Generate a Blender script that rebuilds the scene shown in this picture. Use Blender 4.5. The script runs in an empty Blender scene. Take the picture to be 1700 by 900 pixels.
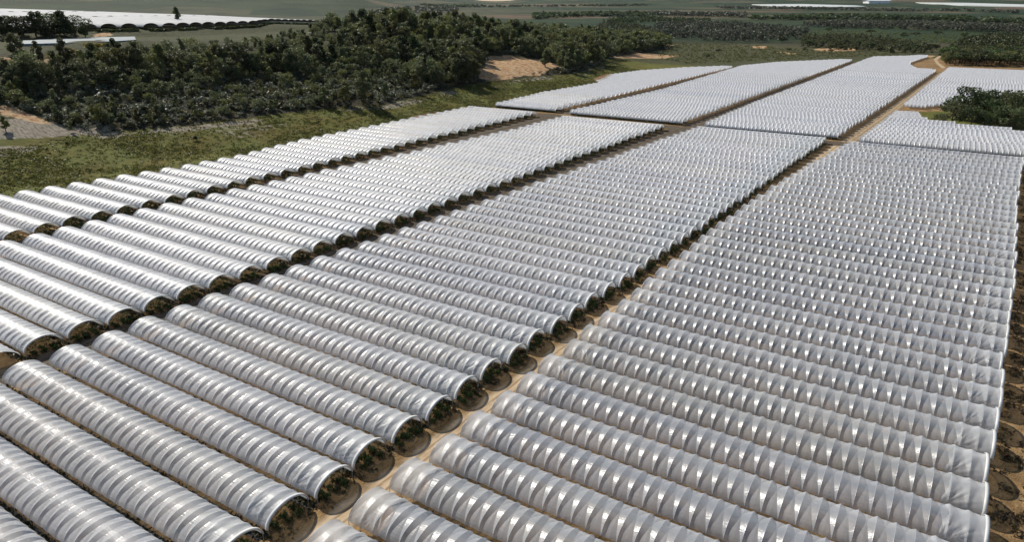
import bpy, math, random
import numpy as np
R = math.radians
rng = np.random.default_rng(7)
random.seed(7)
sc = bpy.context.scene
COL = sc.collection

# ------------------------------------------------------------------ camera, sky, sun, exposure
CAM_H = 61.2                      # above the field; the film hems hang 1.2 m above it
PITCH, YAW = R(21.443), R(33.445)
F_PX = 1133.0
cam = bpy.data.cameras.new('camera'); cam.sensor_width = 36; cam.lens = 36 * F_PX / 1700
cam.clip_start = 0.5; cam.clip_end = 60000
cam_o = bpy.data.objects.new('camera', cam); COL.objects.link(cam_o)
cam_o.location = (0, 0, CAM_H); cam_o.rotation_euler = (math.pi / 2 - PITCH, 0, YAW)
sc.camera = cam_o

SUN_EL = R(39); SUN_AZ = math.atan2(-.968, .25)      # clockwise from +Y
w = bpy.data.worlds.new("World"); sc.world = w; w.use_nodes = True
sky = w.node_tree.nodes.new('ShaderNodeTexSky'); sky.sky_type = 'NISHITA'; sky.sun_disc = False
sky.sun_elevation = SUN_EL; sky.sun_rotation = SUN_AZ; sky.altitude = 100; sky.dust_density = 1.2
w.node_tree.links.new(sky.outputs[0], w.node_tree.nodes['Background'].inputs[0])
w.node_tree.nodes['Background'].inputs[1].default_value = 0.08
sun = bpy.data.lights.new('sun', 'SUN'); sun.energy = 4.2; sun.angle = R(0.5); sun.color = (1, .95, .86)
sun_o = bpy.data.objects.new('sun', sun); COL.objects.link(sun_o)
sun_o.location = (-300, 100, 300)
sun_o.rotation_euler = (math.pi / 2 - SUN_EL, 0, math.atan2(-.968, -.25))
sc.view_settings.view_transform = 'Standard'; sc.view_settings.look = 'None'
sc.view_settings.exposure = 0.36; sc.view_settings.gamma = 1.0; sc.view_settings.use_curve_mapping = False
sc.cycles.max_bounces = 7; sc.cycles.diffuse_bounces = 3; sc.cycles.glossy_bounces = 3
sc.cycles.transmission_bounces = 5; sc.cycles.transparent_max_bounces = 20
sc.cycles.use_denoising = True
sc.cycles.caustics_reflective = False; sc.cycles.caustics_refractive = False
sc.cycles.sample_clamp_indirect = 4.0

# ------------------------------------------------------------------ helpers
def tag(o, label=None, cat=None, group=None, kind=None):
    if label: o['label'] = label
    if cat: o['category'] = cat
    if group: o['group'] = group
    if kind: o['kind'] = kind
    return o

def link(name, data, parent=None, mat=None):
    o = bpy.data.objects.new(name, data); COL.objects.link(o)
    if parent is not None: o.parent = parent
    if mat is not None and not data.materials: data.materials.append(mat)
    return o

def empty(name, loc, rz=0.0):
    o = bpy.data.objects.new(name, None); COL.objects.link(o)
    o.location = loc; o.rotation_euler = (0, 0, rz); o.empty_display_size = .5
    return o

def mesh_np(name, V, Q, tone=None, smooth=False, mat=None):
    """mesh from numpy vertices and quads (or a list of faces)"""
    me = bpy.data.meshes.new(name)
    V = np.asarray(V, dtype=np.float32).reshape(-1, 3)
    if isinstance(Q, np.ndarray):
        n, k = Q.shape
        me.vertices.add(len(V)); me.vertices.foreach_set('co', V.ravel())
        me.loops.add(n * k); me.loops.foreach_set('vertex_index', Q.astype(np.int32).ravel())
        me.polygons.add(n); me.polygons.foreach_set('loop_start', np.arange(0, n * k, k, dtype=np.int32))
        me.update(calc_edges=True)
    else:
        me.from_pydata(V.tolist(), [], Q); me.update()
    if smooth: me.polygons.foreach_set('use_smooth', np.ones(len(me.polygons), bool))
    if tone is not None:
        a = me.attributes.new('tone', 'FLOAT', 'FACE'); a.data.foreach_set('value', np.asarray(tone, np.float32))
    if mat: me.materials.append(mat)
    return me

def fattr(me, name, v):
    a = me.attributes.new(name, 'FLOAT', 'POINT'); a.data.foreach_set('value', np.asarray(v, np.float32))

def proj(P):
    """world -> photo pixels (1700x900), used only to tell what lies in view"""
    P = np.atleast_2d(P).astype(float)
    hx, hy = -math.sin(YAW), math.cos(YAW); rx, ry = math.cos(YAW), math.sin(YAW)
    fo = P[:, 0] * hx + P[:, 1] * hy; r = P[:, 0] * rx + P[:, 1] * ry; dz = P[:, 2] - CAM_H
    zc = fo * math.cos(PITCH) - dz * math.sin(PITCH); yc = fo * math.sin(PITCH) + dz * math.cos(PITCH)
    zc = np.where(zc < 1, np.nan, zc)
    return np.stack([850 + F_PX * r / zc, 450 - F_PX * yc / zc, zc], 1)

class VN:
    """smooth value noise on numpy arrays"""
    def __init__(s, seed): s.t = np.random.default_rng(seed).random((256, 256))
    def __call__(s, x, y):
        x = np.asarray(x, float); y = np.asarray(y, float)
        xi = np.floor(x).astype(int); yi = np.floor(y).astype(int); fx = x - xi; fy = y - yi
        fx = fx * fx * (3 - 2 * fx); fy = fy * fy * (3 - 2 * fy)
        g = lambda a, b: s.t[a & 255, b & 255]
        return (g(xi, yi) * (1 - fx) + g(xi + 1, yi) * fx) * (1 - fy) + (g(xi, yi + 1) * (1 - fx) + g(xi + 1, yi + 1) * fx) * fy
    def fbm(s, x, y, o=4):
        v = 0; a = .5
        for i in range(o): v = v + a * s(x * 2 ** i + 17 * i, y * 2 ** i + 31 * i); a *= .5
        return v
N1, N2, N3 = VN(1), VN(2), VN(3)
def sst(a, b, x): t = np.clip((np.asarray(x, float) - a) / (b - a), 0, 1); return t * t * (3 - 2 * t)
def tab(T): xs, ys = zip(*T); return lambda v: np.interp(v, xs, ys)

# ------------------------------------------------------------------ materials
def new_mat(name):
    m = bpy.data.materials.new(name); m.use_nodes = True; nt = m.node_tree; nt.nodes.clear()
    out = nt.nodes.new('ShaderNodeOutputMaterial'); return m, nt, out
def nd(nt, t, **kw):
    n = nt.nodes.new(t)
    for k, v in kw.items(): setattr(n, k, v)
    return n
def noise(nt, scale, detail=4, rough=.55, vec=None, dim='3D', dist=0):
    n = nd(nt, 'ShaderNodeTexNoise', noise_dimensions=dim); n.inputs['Scale'].default_value = scale
    n.inputs['Detail'].default_value = detail; n.inputs['Roughness'].default_value = rough; n.inputs['Distortion'].default_value = dist
    if vec is not None: nt.links.new(vec, n.inputs['Vector'])
    return n
def ramp(nt, src, stops):
    r = nd(nt, 'ShaderNodeValToRGB'); e = r.color_ramp.elements
    while len(e) < len(stops): e.new(.5)
    for i, (p, c) in enumerate(stops):
        e[i].position = p; e[i].color = (*c, 1) if not isinstance(c, (int, float)) else (c, c, c, 1)
    nt.links.new(src, r.inputs[0]); return r.outputs[0]
def mix(nt, a, b, f, mode='MIX'):
    m = nd(nt, 'ShaderNodeMix', data_type='RGBA', blend_type=mode)
    for s, i in ((f, 0), (a, 6), (b, 7)):
        if isinstance(s, (int, float)): m.inputs[i].default_value = s
        elif isinstance(s, tuple): m.inputs[i].default_value = (*s, 1)
        else: nt.links.new(s, m.inputs[i])
    return m.outputs[2]
def math_n(nt, op, a, b=0.0, clamp=False):
    m = nd(nt, 'ShaderNodeMath', operation=op, use_clamp=clamp)
    for i, s in enumerate((a, b)):
        if isinstance(s, (int, float)): m.inputs[i].default_value = s
        else: nt.links.new(s, m.inputs[i])
    return m.outputs[0]
def attr(nt, name): n = nd(nt, 'ShaderNodeAttribute'); n.attribute_name = name; return n.outputs['Fac']
def bump(nt, h, strength, dist):
    b = nd(nt, 'ShaderNodeBump'); b.inputs['Strength'].default_value = strength; b.inputs['Distance'].default_value = dist
    nt.links.new(h, b.inputs['Height']); return b.outputs[0]
def princ(nt, col, rough=.8, spec=.3, normal=None, metal=0.0):
    p = nd(nt, 'ShaderNodeBsdfPrincipled')
    if isinstance(col, tuple): p.inputs['Base Color'].default_value = (*col, 1)
    else: nt.links.new(col, p.inputs['Base Color'])
    if isinstance(rough, (int, float)): p.inputs['Roughness'].default_value = rough
    else: nt.links.new(rough, p.inputs['Roughness'])
    p.inputs['Specular IOR Level'].default_value = spec; p.inputs['Metallic'].default_value = metal
    if normal is not None: nt.links.new(normal, p.inputs['Normal'])
    return p
def simple(name, col, rough=.7, spec=.3, var=.25, scale=2.0, metal=0.0):
    m, nt, out = new_mat(name); tc = nd(nt, 'ShaderNodeTexCoord')
    n = noise(nt, scale, 5, .6, tc.outputs['Object'])
    c = mix(nt, tuple(x * (1 - var) for x in col), tuple(min(1, x * (1 + var)) for x in col), n.outputs[0])
    p = princ(nt, c, rough, spec, metal=metal); nt.links.new(p.outputs[0], out.inputs[0]); return m

def film_mat(name, base, f_transl, f_clear, rough, streak, spec=.5):
    m, nt, out = new_mat(name)
    tc = nd(nt, 'ShaderNodeTexCoord'); oi = nd(nt, 'ShaderNodeObjectInfo')
    add = nd(nt, 'ShaderNodeVectorMath', operation='ADD')
    comb = nd(nt, 'ShaderNodeCombineXYZ'); nt.links.new(math_n(nt, 'MULTIPLY', oi.outputs['Random'], 300.0), comb.inputs[0])
    nt.links.new(tc.outputs['Object'], add.inputs[0]); nt.links.new(comb.outputs[0], add.inputs[1])
    mp = nd(nt, 'ShaderNodeMapping'); mp.inputs['Scale'].default_value = (.35, 4.5, 4.5); nt.links.new(add.outputs[0], mp.inputs[0])
    n1 = noise(nt, 1.0, 2, .5, mp.outputs[0])                          # stretch streaks along the tunnel
    n2 = noise(nt, .35, 3, .5, add.outputs[0])                         # slow billow and dirt
    n3 = noise(nt, 1.1, 2, .5, add.outputs[0], dist=1.2)               # creases
    h = math_n(nt, 'ADD', math_n(nt, 'MULTIPLY', n1.outputs[0], .55), math_n(nt, 'MULTIPLY', n3.outputs[0], .22))
    nrm = bump(nt, h, streak, .12)
    dirt = ramp(nt, n2.outputs[0], [(.3, .86), (.65, 1.0)])
    col = mix(nt, base, dirt, 1.0, 'MULTIPLY')
    tint = ramp(nt, oi.outputs['Random'], [(0, (.86, .87, .90)), (.3, (1, 1, 1)), (.6, (.93, .93, .93)), (.8, (1, .99, .965)), (1, (.90, .89, .86))])
    col = mix(nt, col, tint, 1.0, 'MULTIPLY')
    p = princ(nt, col, math_n(nt, 'ADD', math_n(nt, 'MULTIPLY', n3.outputs[0], .22), rough - .1), spec, nrm)
    tr = nd(nt, 'ShaderNodeBsdfTranslucent'); nt.links.new(col, tr.inputs[0]); nt.links.new(nrm, tr.inputs[1])
    cl = nd(nt, 'ShaderNodeBsdfTransparent'); cl.inputs[0].default_value = (.96, .97, .97, 1)
    m1 = nd(nt, 'ShaderNodeMixShader'); m1.inputs[0].default_value = f_transl
    nt.links.new(p.outputs[0], m1.inputs[1]); nt.links.new(tr.outputs[0], m1.inputs[2])
    m2 = nd(nt, 'ShaderNodeMixShader')
    lw = nd(nt, 'ShaderNodeLayerWeight'); lw.inputs[0].default_value = .35
    fc = math_n(nt, 'MULTIPLY', math_n(nt, 'SUBTRACT', 1.0, math_n(nt, 'MULTIPLY', lw.outputs['Facing'], .55)), f_clear)   # clearer when looked at straight on
    nt.links.new(fc, m2.inputs[0])
    nt.links.new(m1.outputs[0], m2.inputs[1]); nt.links.new(cl.outputs[0], m2.inputs[2])
    nt.links.new(m2.outputs[0], out.inputs[0]); return m

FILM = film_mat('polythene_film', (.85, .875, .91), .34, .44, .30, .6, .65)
FILM_DIM = film_mat('polythene_film_dim', (.68, .71, .75), .30, .52, .29, .6, .7)  # clearer; base greyed to paint in the dimmer look away from the sun
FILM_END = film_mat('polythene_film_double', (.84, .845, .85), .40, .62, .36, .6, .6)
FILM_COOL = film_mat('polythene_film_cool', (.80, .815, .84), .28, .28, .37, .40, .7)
FILM_FAR = film_mat('polythene_film_far', (.93, .93, .925), .28, .24, .37, .45, .75)  # base whitened to paint in the brighter look towards the sun
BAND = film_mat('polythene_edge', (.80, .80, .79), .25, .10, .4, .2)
STEEL = simple('galvanised_steel', (.5, .51, .52), .4, .5, .15, 3, .6)
SAND = None

GULLY = simple('gully_soil', (.085, .060, .030), .95, .05, .75, 1.1)
FABRIC = simple('black_ground_cover', (.030, .029, .027), .85, .2, .4, 1.5)
def leaf_mat(name, dark, light, transl=.42, var=.35, rough=.55, spec=.3):
    m, nt, out = new_mat(name); oi = nd(nt, 'ShaderNodeObjectInfo')
    t = attr(nt, 'tone')
    c = mix(nt, dark, light, t)
    hs = nd(nt, 'ShaderNodeHueSaturation'); nt.links.new(c, hs.inputs['Color'])
    nt.links.new(math_n(nt, 'ADD', math_n(nt, 'MULTIPLY', oi.outputs['Random'], .05), .475), hs.inputs['Hue'])
    nt.links.new(math_n(nt, 'ADD', math_n(nt, 'MULTIPLY', oi.outputs['Random'], 2 * var * .8), (1 - var) * .8), hs.inputs['Value'])
    p = princ(nt, hs.outputs[0], rough, spec)
    tr = nd(nt, 'ShaderNodeBsdfTranslucent'); nt.links.new(hs.outputs[0], tr.inputs[0])
    mx = nd(nt, 'ShaderNodeMixShader'); mx.inputs[0].default_value = transl
    nt.links.new(p.outputs[0], mx.inputs[1]); nt.links.new(tr.outputs[0], mx.inputs[2])
    nt.links.new(mx.outputs[0], out.inputs[0]); return m
L_GUM = leaf_mat('gum_leaves', (.066, .082, .032), (.200, .215, .095))
L_OLIVE = leaf_mat('olive_leaves', (.080, .090, .026), (.235, .230, .075))
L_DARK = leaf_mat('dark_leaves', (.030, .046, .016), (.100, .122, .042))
L_PINE = leaf_mat('pine_needles', (.044, .068, .018), (.135, .170, .044), .18)
L_GREY = leaf_mat('grey_scrub_leaves', (.080, .092, .056), (.250, .262, .190))
L_YEL = leaf_mat('yellow_blossom', (.12, .10, .012), (.34, .25, .02))
L_BRIGHT = leaf_mat('bright_leaves', (.07, .085, .015), (.19, .20, .045))
L_CROP = leaf_mat('berry_leaves', (.030, .052, .014), (.11, .16, .035), .3)
L_WEED = leaf_mat('gully_weeds', (.018, .020, .010), (.085, .068, .028), .15, 0.0)
L_DRY = leaf_mat('dry_grass', (.040, .032, .014), (.26, .19, .085), .3, 0.0)
L_GRASS = leaf_mat('meadow_grass', (.070, .080, .018), (.180, .180, .050), .5, 0.0)
L_FAR = leaf_mat('far_tree_leaves', (.075, .088, .052), (.190, .200, .135), .2, 0.0)
BARK = simple('bark', (.10, .075, .055), .9, .1, .4, 3)

# ------------------------------------------------------------------ terrain
edge_f = tab([(-400, -300), (60, -312), (113, -317), (148, -327), (190, -308), (242, -301), (269, -294), (291, -281), (340, -290), (403, -302), (430, -300), (530, -284), (620, -310), (703, -342), (900, -366), (953, -372), (1100, -420), (1500, -560)])
crest_f = tab([(-400, 48), (420, 48), (560, 40), (700, 32), (850, 20), (1000, 9), (1150, 2), (1400, 0)])
prof = tab([(-60, 0), (-44, 0), (-4, 7.0), (0, 7.6), (18, 12), (60, 21), (105, 33), (132, 38.5), (190, 39.5), (205, 42.5), (218, 44), (420, 47.2), (800, 51), (1400, 54), (2600, 55), (4500, 40)])
def azim(x, y):
    hx, hy = -math.sin(YAW), math.cos(YAW); rx, ry = math.cos(YAW), math.sin(YAW)
    return np.degrees(np.arctan2(x * rx + y * ry, x * hx + y * hy))
def zt(x, y):
    x = np.asarray(x, float); y = np.asarray(y, float)
    e = edge_f(y) - x
    z = prof(e) * crest_f(y) / 48.0
    onhill = sst(4, 60, e) * (1 - sst(120, 190, e) * .85)
    z = z + onhill * (N1.fbm(x / 70, y / 70) - .5) * 12 * np.clip(crest_f(y) / 48, 0, 1)
    meadow = sst(-60, -40, e) * (1 - sst(-2, 14, e))
    z = z + meadow * (N2.fbm(x / 9, y / 9) - .5) * .9
    d = np.hypot(x, y); a = azim(x, y)
    z = z + np.clip(d - 1700, 0, 6000) * .0105
    z = z + sst(1000, 1600, d) * (N1.fbm(x / 420, y / 420) - .5) * 14 * (1 - sst(160, 300, e) * (1 - sst(2200, 3000, d)))
    ridge = np.exp(-((d - 9500) / 2000.) ** 2) * (150 + 130 * (N3.fbm(a / 5 + 9, d / 5000) - .5))
    dip = 1 - .82 * np.exp(-((a + 1.2) / 3.2) ** 4)
    z = z + ridge * dip
    left = np.exp(-((d - 4300) / 1100.) ** 2) * (1 - sst(-15, -4, a)) * (85 + 50 * (N2.fbm(a / 6, d / 3000) - .5))
    return z + left
def hit(px, py):
    """where the view ray of a photo pixel meets the ground"""
    a = (px - 850) / F_PX; b = -(py - 450) / F_PX
    fw = math.cos(PITCH) + b * math.sin(PITCH); up = -math.sin(PITCH) + b * math.cos(PITCH)
    hx, hy = -math.sin(YAW), math.cos(YAW); rx, ry = math.cos(YAW), math.sin(YAW)
    D = np.array([a * rx + fw * hx, a * ry + fw * hy, up])
    t = np.concatenate([np.arange(40, 1500, 1.0), np.arange(1500, 14000, 10.0)])
    X = D[0] * t; Y = D[1] * t; Z = CAM_H + D[2] * t
    k = np.nonzero(Z < zt(X, Y))[0]
    if len(k) == 0: return None
    return np.array([X[k[0]], Y[k[0]], float(zt(X[k[0]], Y[k[0]]))])

# block outlines (metres; x of the tunnel ends as a function of y)
C1R = tab([(0, -62.2), (40, -61.2), (100, -59.7), (155, -57.6), (345, -53)])
C1L = tab([(0, -128.6), (36, -128.4), (66, -128), (110, -125.5), (183, -122), (245, -119), (342, -114)])
C2R = tab([(0, -136.6), (43, -135.8), (155, -133.6), (345, -130)])
C2L = tab([(0, -205), (70, -204.3), (110, -203.5), (176, -197), (220, -193), (290, -188), (345, -188)])
C3R = tab([(0, -212.4), (78, -211.8), (124, -210.6), (345, -209)])
C3L = tab([(0, -262), (89, -259), (107, -255), (143, -249), (171, -248), (209, -254), (261, -254), (342, -255)])
C0L = tab([(0, -54.6), (45, -54.2), (105, -53), (192, -53), (254, -50.5), (345, -42.5)])
C0R = tab([(0, 8), (76, 11.2), (104, 12.6), (125, 13.6), (155, 15.2), (199, 16.6), (283, 19), (355, 22.8)])
F1R = tab([(350, -50.7), (519, -44), (774, -34.5), (781, -34.5), (790, -52), (835, -62), (880, -64), (974, -56), (1010, -55)])
F1L = tab([(350, -115), (450, -115.5), (620, -113), (903, -110), (940, -108), (975, -75), (1010, -60)])
F2R = tab([(350, -127), (880, -121.5)])
F2L = tab([(350, -196), (487, -191), (700, -201), (726, -202), (792, -183), (876, -130)])
F3R = tab([(350, -206), (721, -207)])
F3L = tab([(350, -249), (426, -255), (504, -250), (520, -262), (565, -272), (618, -266), (672, -243), (716, -212)])
F0L = tab([(350, -41), (440, -37), (462, -36)])
F0R = tab([(350, 34), (418, 30), (421, 24), (427, 6), (428, -2), (432, -8), (434, -17), (444, -22), (462, -24)])
G0L = tab([(495, -35.5), (807, -26.5), (830, -26)])
G0R = tab([(490, -28), (503, -20), (512, -14), (520, -8), (524, 75), (900, 75)])

def grid_axis(segs):
    out = []
    for a, b, n in segs: out += list(np.linspace(a, b, n, endpoint=False))
    return out
gx = np.array(grid_axis([(-12000, -4000, 40), (-4000, -1500, 40), (-1500, -700, 40), (-700, -480, 45), (-480, -240, 80), (-240, 100, 24), (100, 700, 40), (700, 2600, 30), (2600, 7000, 22)]) + [7000])
gy = np.array(grid_axis([(-250, 20, 8), (20, 130, 22), (130, 700, 190), (700, 1300, 90), (1300, 2600, 60), (2600, 6000, 60), (6000, 14000, 60)]) + [14000])
GX, GY = np.meshgrid(gx, gy, indexing='xy'); GZ = zt(GX, GY)
ny, nx = GX.shape
idx = np.arange(nx * ny).reshape(ny, nx)
Q = np.stack([idx[:-1, :-1], idx[:-1, 1:], idx[1:, 1:], idx[1:, :-1]], -1).reshape(-1, 4)
fx, fy = GX.ravel(), GY.ravel()

def poly_dist(x, y, P):
    """signed-ish distance (positive inside) to a polygon"""
    P = np.asarray(P, float); n = len(P); inside = np.zeros(x.shape, bool); dm = np.full(x.shape, 1e9)
    for i in range(n):
        x1, y1 = P[i]; x2, y2 = P[(i + 1) % n]
        c = ((y1 > y) != (y2 > y)) & (x < (x2 - x1) * (y - y1) / (y2 - y1 + 1e-12) + x1); inside ^= c
        L2 = (x2 - x1) ** 2 + (y2 - y1) ** 2; t = np.clip(((x - x1) * (x2 - x1) + (y - y1) * (y2 - y1)) / L2, 0, 1)
        dm = np.minimum(dm, np.hypot(x - x1 - t * (x2 - x1), y - y1 - t * (y2 - y1)))
    return np.where(inside, dm, -dm)
def pix_poly(pts): return [tuple(hit(*p)[:2]) for p in pts]

e_v = edge_f(fy) - fx; d_v = np.hypot(fx, fy)
left_any = np.minimum.reduce([np.where(fy < 350, C3L(fy), np.where(fy < 720, F3L(fy), np.where(fy < 880, F2L(fy), F1L(fy))))])
m_soil = sst(left_any - 5, left_any + 2, fx) * (1 - sst(980, 1000, fy)) * (1 - sst(75, 95, fx)) * sst(-1e9, 0, fy)
m_soil = np.where(fy < 1000, m_soil, 0)
P_CLUMP = [(-34, 484), (-36, 468), (-20, 456), (5, 440), (60, 425), (110, 440), (110, 520), (0, 512), (-20, 492)]
pc = poly_dist(fx, fy, P_CLUMP)
m_soil *= 1 - sst(-1, 4, pc)
m_grass = sst(-4, 4, left_any - 2 - fx) * (1 - sst(-6, 3, e_v)) * (1 - sst(640, 820, fy))
m_grass = np.maximum(m_grass, sst(-1, 3, pc) * .9)
m_scrub = (1 - sst(-6, 3, e_v)) * sst(640, 820, fy) * (1 - sst(900, 1500, d_v)) * (fy > 500)
m_grass = np.maximum(m_grass, sst(-2, 3, poly_dist(fx, fy, pix_poly([(-60, 285), (-60, 222), (60, 226), (150, 224), (200, 240), (100, 280)]))) * (left_any - 2 - fx > 0))
# bare banks and scars
bank = np.maximum(poly_dist(fx, fy, pix_poly([(-40, 230), (-40, 200), (40, 200), (90, 207), (150, 212), (215, 214), (150, 224), (80, 230)])), poly_dist(fx, fy, pix_poly([(-40, 262), (-40, 246), (40, 243), (90, 240), (60, 252), (10, 260)])))
m_bare = sst(-5, 4, bank + 14 * (N1.fbm(fx / 8, fy / 8) - .5)) * .9
m_bare = np.maximum(m_bare, np.exp(-((e_v + 6) / 4.5) ** 2) * sst(.32, .48, N2.fbm(fx / 26, fy / 26)) * (fy < 640) * (fy > 150))
scar = poly_dist(fx, fy, pix_poly([(790, 132), (800, 112), (815, 95), (850, 92), (905, 100), (930, 112), (900, 122), (850, 130)]))
m_ochre = sst(-6, 4, scar + 12 * (N3.fbm(fx / 12, fy / 12) - .5))
m_bare = np.maximum(m_bare, m_grass * sst(.58, .70, N3.fbm(fx / 22 + 5, fy / 40)) * .46)
for pts in ([(0, 176), (22, 178), (60, 194), (85, 206), (70, 206), (30, 196), (0, 190)], [(585, 78), (600, 75), (604, 90), (592, 88)], [(1045, 50), (1056, 47), (1078, 60), (1070, 64)], [(1096, 76), (1112, 70), (1118, 76), (1104, 80)],
            [(155, 58), (178, 52), (186, 58), (160, 62)], [(742, 44), (760, 40), (764, 60), (748, 58)], [(1352, 80), (1420, 80), (1420, 84), (1360, 85)],
            [(985, 92), (1050, 86), (1090, 90), (1130, 92), (1100, 97), (1020, 96)], [(1540, 92), (1556, 91), (1562, 112), (1548, 108)],
            [(0, 96), (60, 100), (110, 97), (60, 108), (0, 106)], [(1250, 76), (1272, 76), (1272, 80), (1250, 79)], [(1290, 84), (1318, 88), (1312, 90), (1290, 86)]):
    try: m_ochre = np.maximum(m_ochre, sst(-5, 3, poly_dist(fx, fy, pix_poly(pts))) * .85)
    except TypeError: pass
m_far = sst(950, 1500, d_v) * (1 - sst(60, 140, e_v) * (1 - sst(550, 850, fy)) * (1 - sst(2300, 3200, d_v)))
m_scrub = np.maximum(m_scrub, sst(-4, 30, e_v) * .55)
m_scrub = np.maximum(m_scrub, sst(120, 160, e_v))
ground_me = mesh_np('ground', np.stack([fx, fy, GZ.ravel()], 1), Q, smooth=True)
for n_, v_ in (('soil', m_soil), ('grass', m_grass), ('scrub', m_scrub), ('bare', m_bare), ('ochre', m_ochre), ('far', m_far)): fattr(ground_me, n_, v_)

def ground_mat():
    m, nt, out = new_mat('ground'); g = nd(nt, 'ShaderNodeNewGeometry'); P = g.outputs['Position']
    a = noise(nt, .045, 8, .62, P); b = noise(nt, .35, 6, .65, P); c = noise(nt, 2.4, 5, .6, P)
    mp = nd(nt, 'ShaderNodeMapping'); mp.inputs['Scale'].default_value = (.2, 1.0, 1.0); nt.links.new(P, mp.inputs[0])
    st = noise(nt, 1.1, 5, .6, mp.outputs[0])
    def soft(mask, n, k=.8): return math_n(nt, 'ADD', mask, math_n(nt, 'MULTIPLY', math_n(nt, 'SUBTRACT', n.outputs[0], .5), k), False)
    def edge(mask, n, k=.8):
        s = soft(mask, n, k); return ramp(nt, s, [(.42, 0.0), (.58, 1.0)])
    wood = ramp(nt, b.outputs[0], [(.3, (.020, .018, .012)), (.55, (.045, .040, .022)), (.8, (.10, .085, .055))])
    soil = ramp(nt, b.outputs[0], [(.25, (.12, .076, .036)), (.5, (.285, .175, .078)), (.72, (.40, .265, .13))])
    soil = mix(nt, soil, ramp(nt, a.outputs[0], [(.40, (.55, .58, .60)), (.62, (1, 1, 1))]), .8, 'MULTIPLY')
    soil = mix(nt, soil, (.050, .045, .022), ramp(nt, c.outputs[0], [(.62, 0.0), (.72, .6)]))
    grass = ramp(nt, b.outputs[0], [(.28, (.060, .066, .014)), (.48, (.102, .112, .024)), (.64, (.138, .134, .036)), (.8, (.165, .135, .06))])
    grass = mix(nt, grass, ramp(nt, a.outputs[0], [(.36, (.95, .62, .42)), (.56, (1, 1, 1))]), .75, 'MULTIPLY')
    scrub = ramp(nt, b.outputs[0], [(.3, (.030, .036, .014)), (.55, (.065, .066, .028)), (.78, (.12, .105, .050))])
    bare = ramp(nt, st.outputs[0], [(.3, (.09, .075, .05)), (.48, (.23, .195, .145)), (.72, (.36, .32, .25))])
    ochre = ramp(nt, b.outputs[0], [(.30, (.14, .08, .045)), (.42, (.33, .17, .08)), (.54, (.44, .30, .16)), (.7, (.50, .42, .30))])
    # far valley: fields and orchards in big patches, dark wooded ridges
    v = nd(nt, 'ShaderNodeTexVoronoi'); v.inputs['Scale'].default_value = .0022; v.inputs['Randomness'].default_value = .8; nt.links.new(P, v.inputs['Vector'])
    sep = nd(nt, 'ShaderNodeSeparateColor'); nt.links.new(v.outputs['Color'], sep.inputs[0])
    fld = ramp(nt, sep.outputs[0], [(.0, (.026, .048, .022)), (.4, (.034, .056, .024)), (.65, (.048, .064, .030)), (.85, (.11, .10, .058)), (1., (.14, .10, .065))])
    wv = nd(nt, 'ShaderNodeTexWave'); wv.inputs['Scale'].default_value = .035; wv.inputs['Distortion'].default_value = 1.0; nt.links.new(P, wv.inputs['Vector'])
    fld = mix(nt, fld, ramp(nt, wv.outputs[0], [(0., (.7, .7, .7)), (1., (1, 1, 1))]), .6, 'MULTIPLY')
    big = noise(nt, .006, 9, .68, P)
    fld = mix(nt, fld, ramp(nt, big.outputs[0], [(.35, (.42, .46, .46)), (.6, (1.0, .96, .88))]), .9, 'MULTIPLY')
    col = mix(nt, wood, scrub, edge(attr(nt, 'scrub'), a, .5))
    col = mix(nt, col, fld, attr(nt, 'far'))
    col = mix(nt, col, grass, edge(attr(nt, 'grass'), b, .6))
    col = mix(nt, col, bare, edge(attr(nt, 'bare'), b, .9))
    col = mix(nt, col, ochre, edge(attr(nt, 'ochre'), b, .7))
    col = mix(nt, col, soil, edge(attr(nt, 'soil'), c, .4))
    h = math_n(nt, 'ADD', math_n(nt, 'MULTIPLY', b.outputs[0], .7), math_n(nt, 'MULTIPLY', c.outputs[0], .35))
    p = princ(nt, col, .95, .1, bump(nt, h, .8, .9)); nt.links.new(p.outputs[0], out.inputs[0]); return m
ground = link('ground', ground_me, None, ground_mat()); tag(ground, kind='structure')

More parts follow.
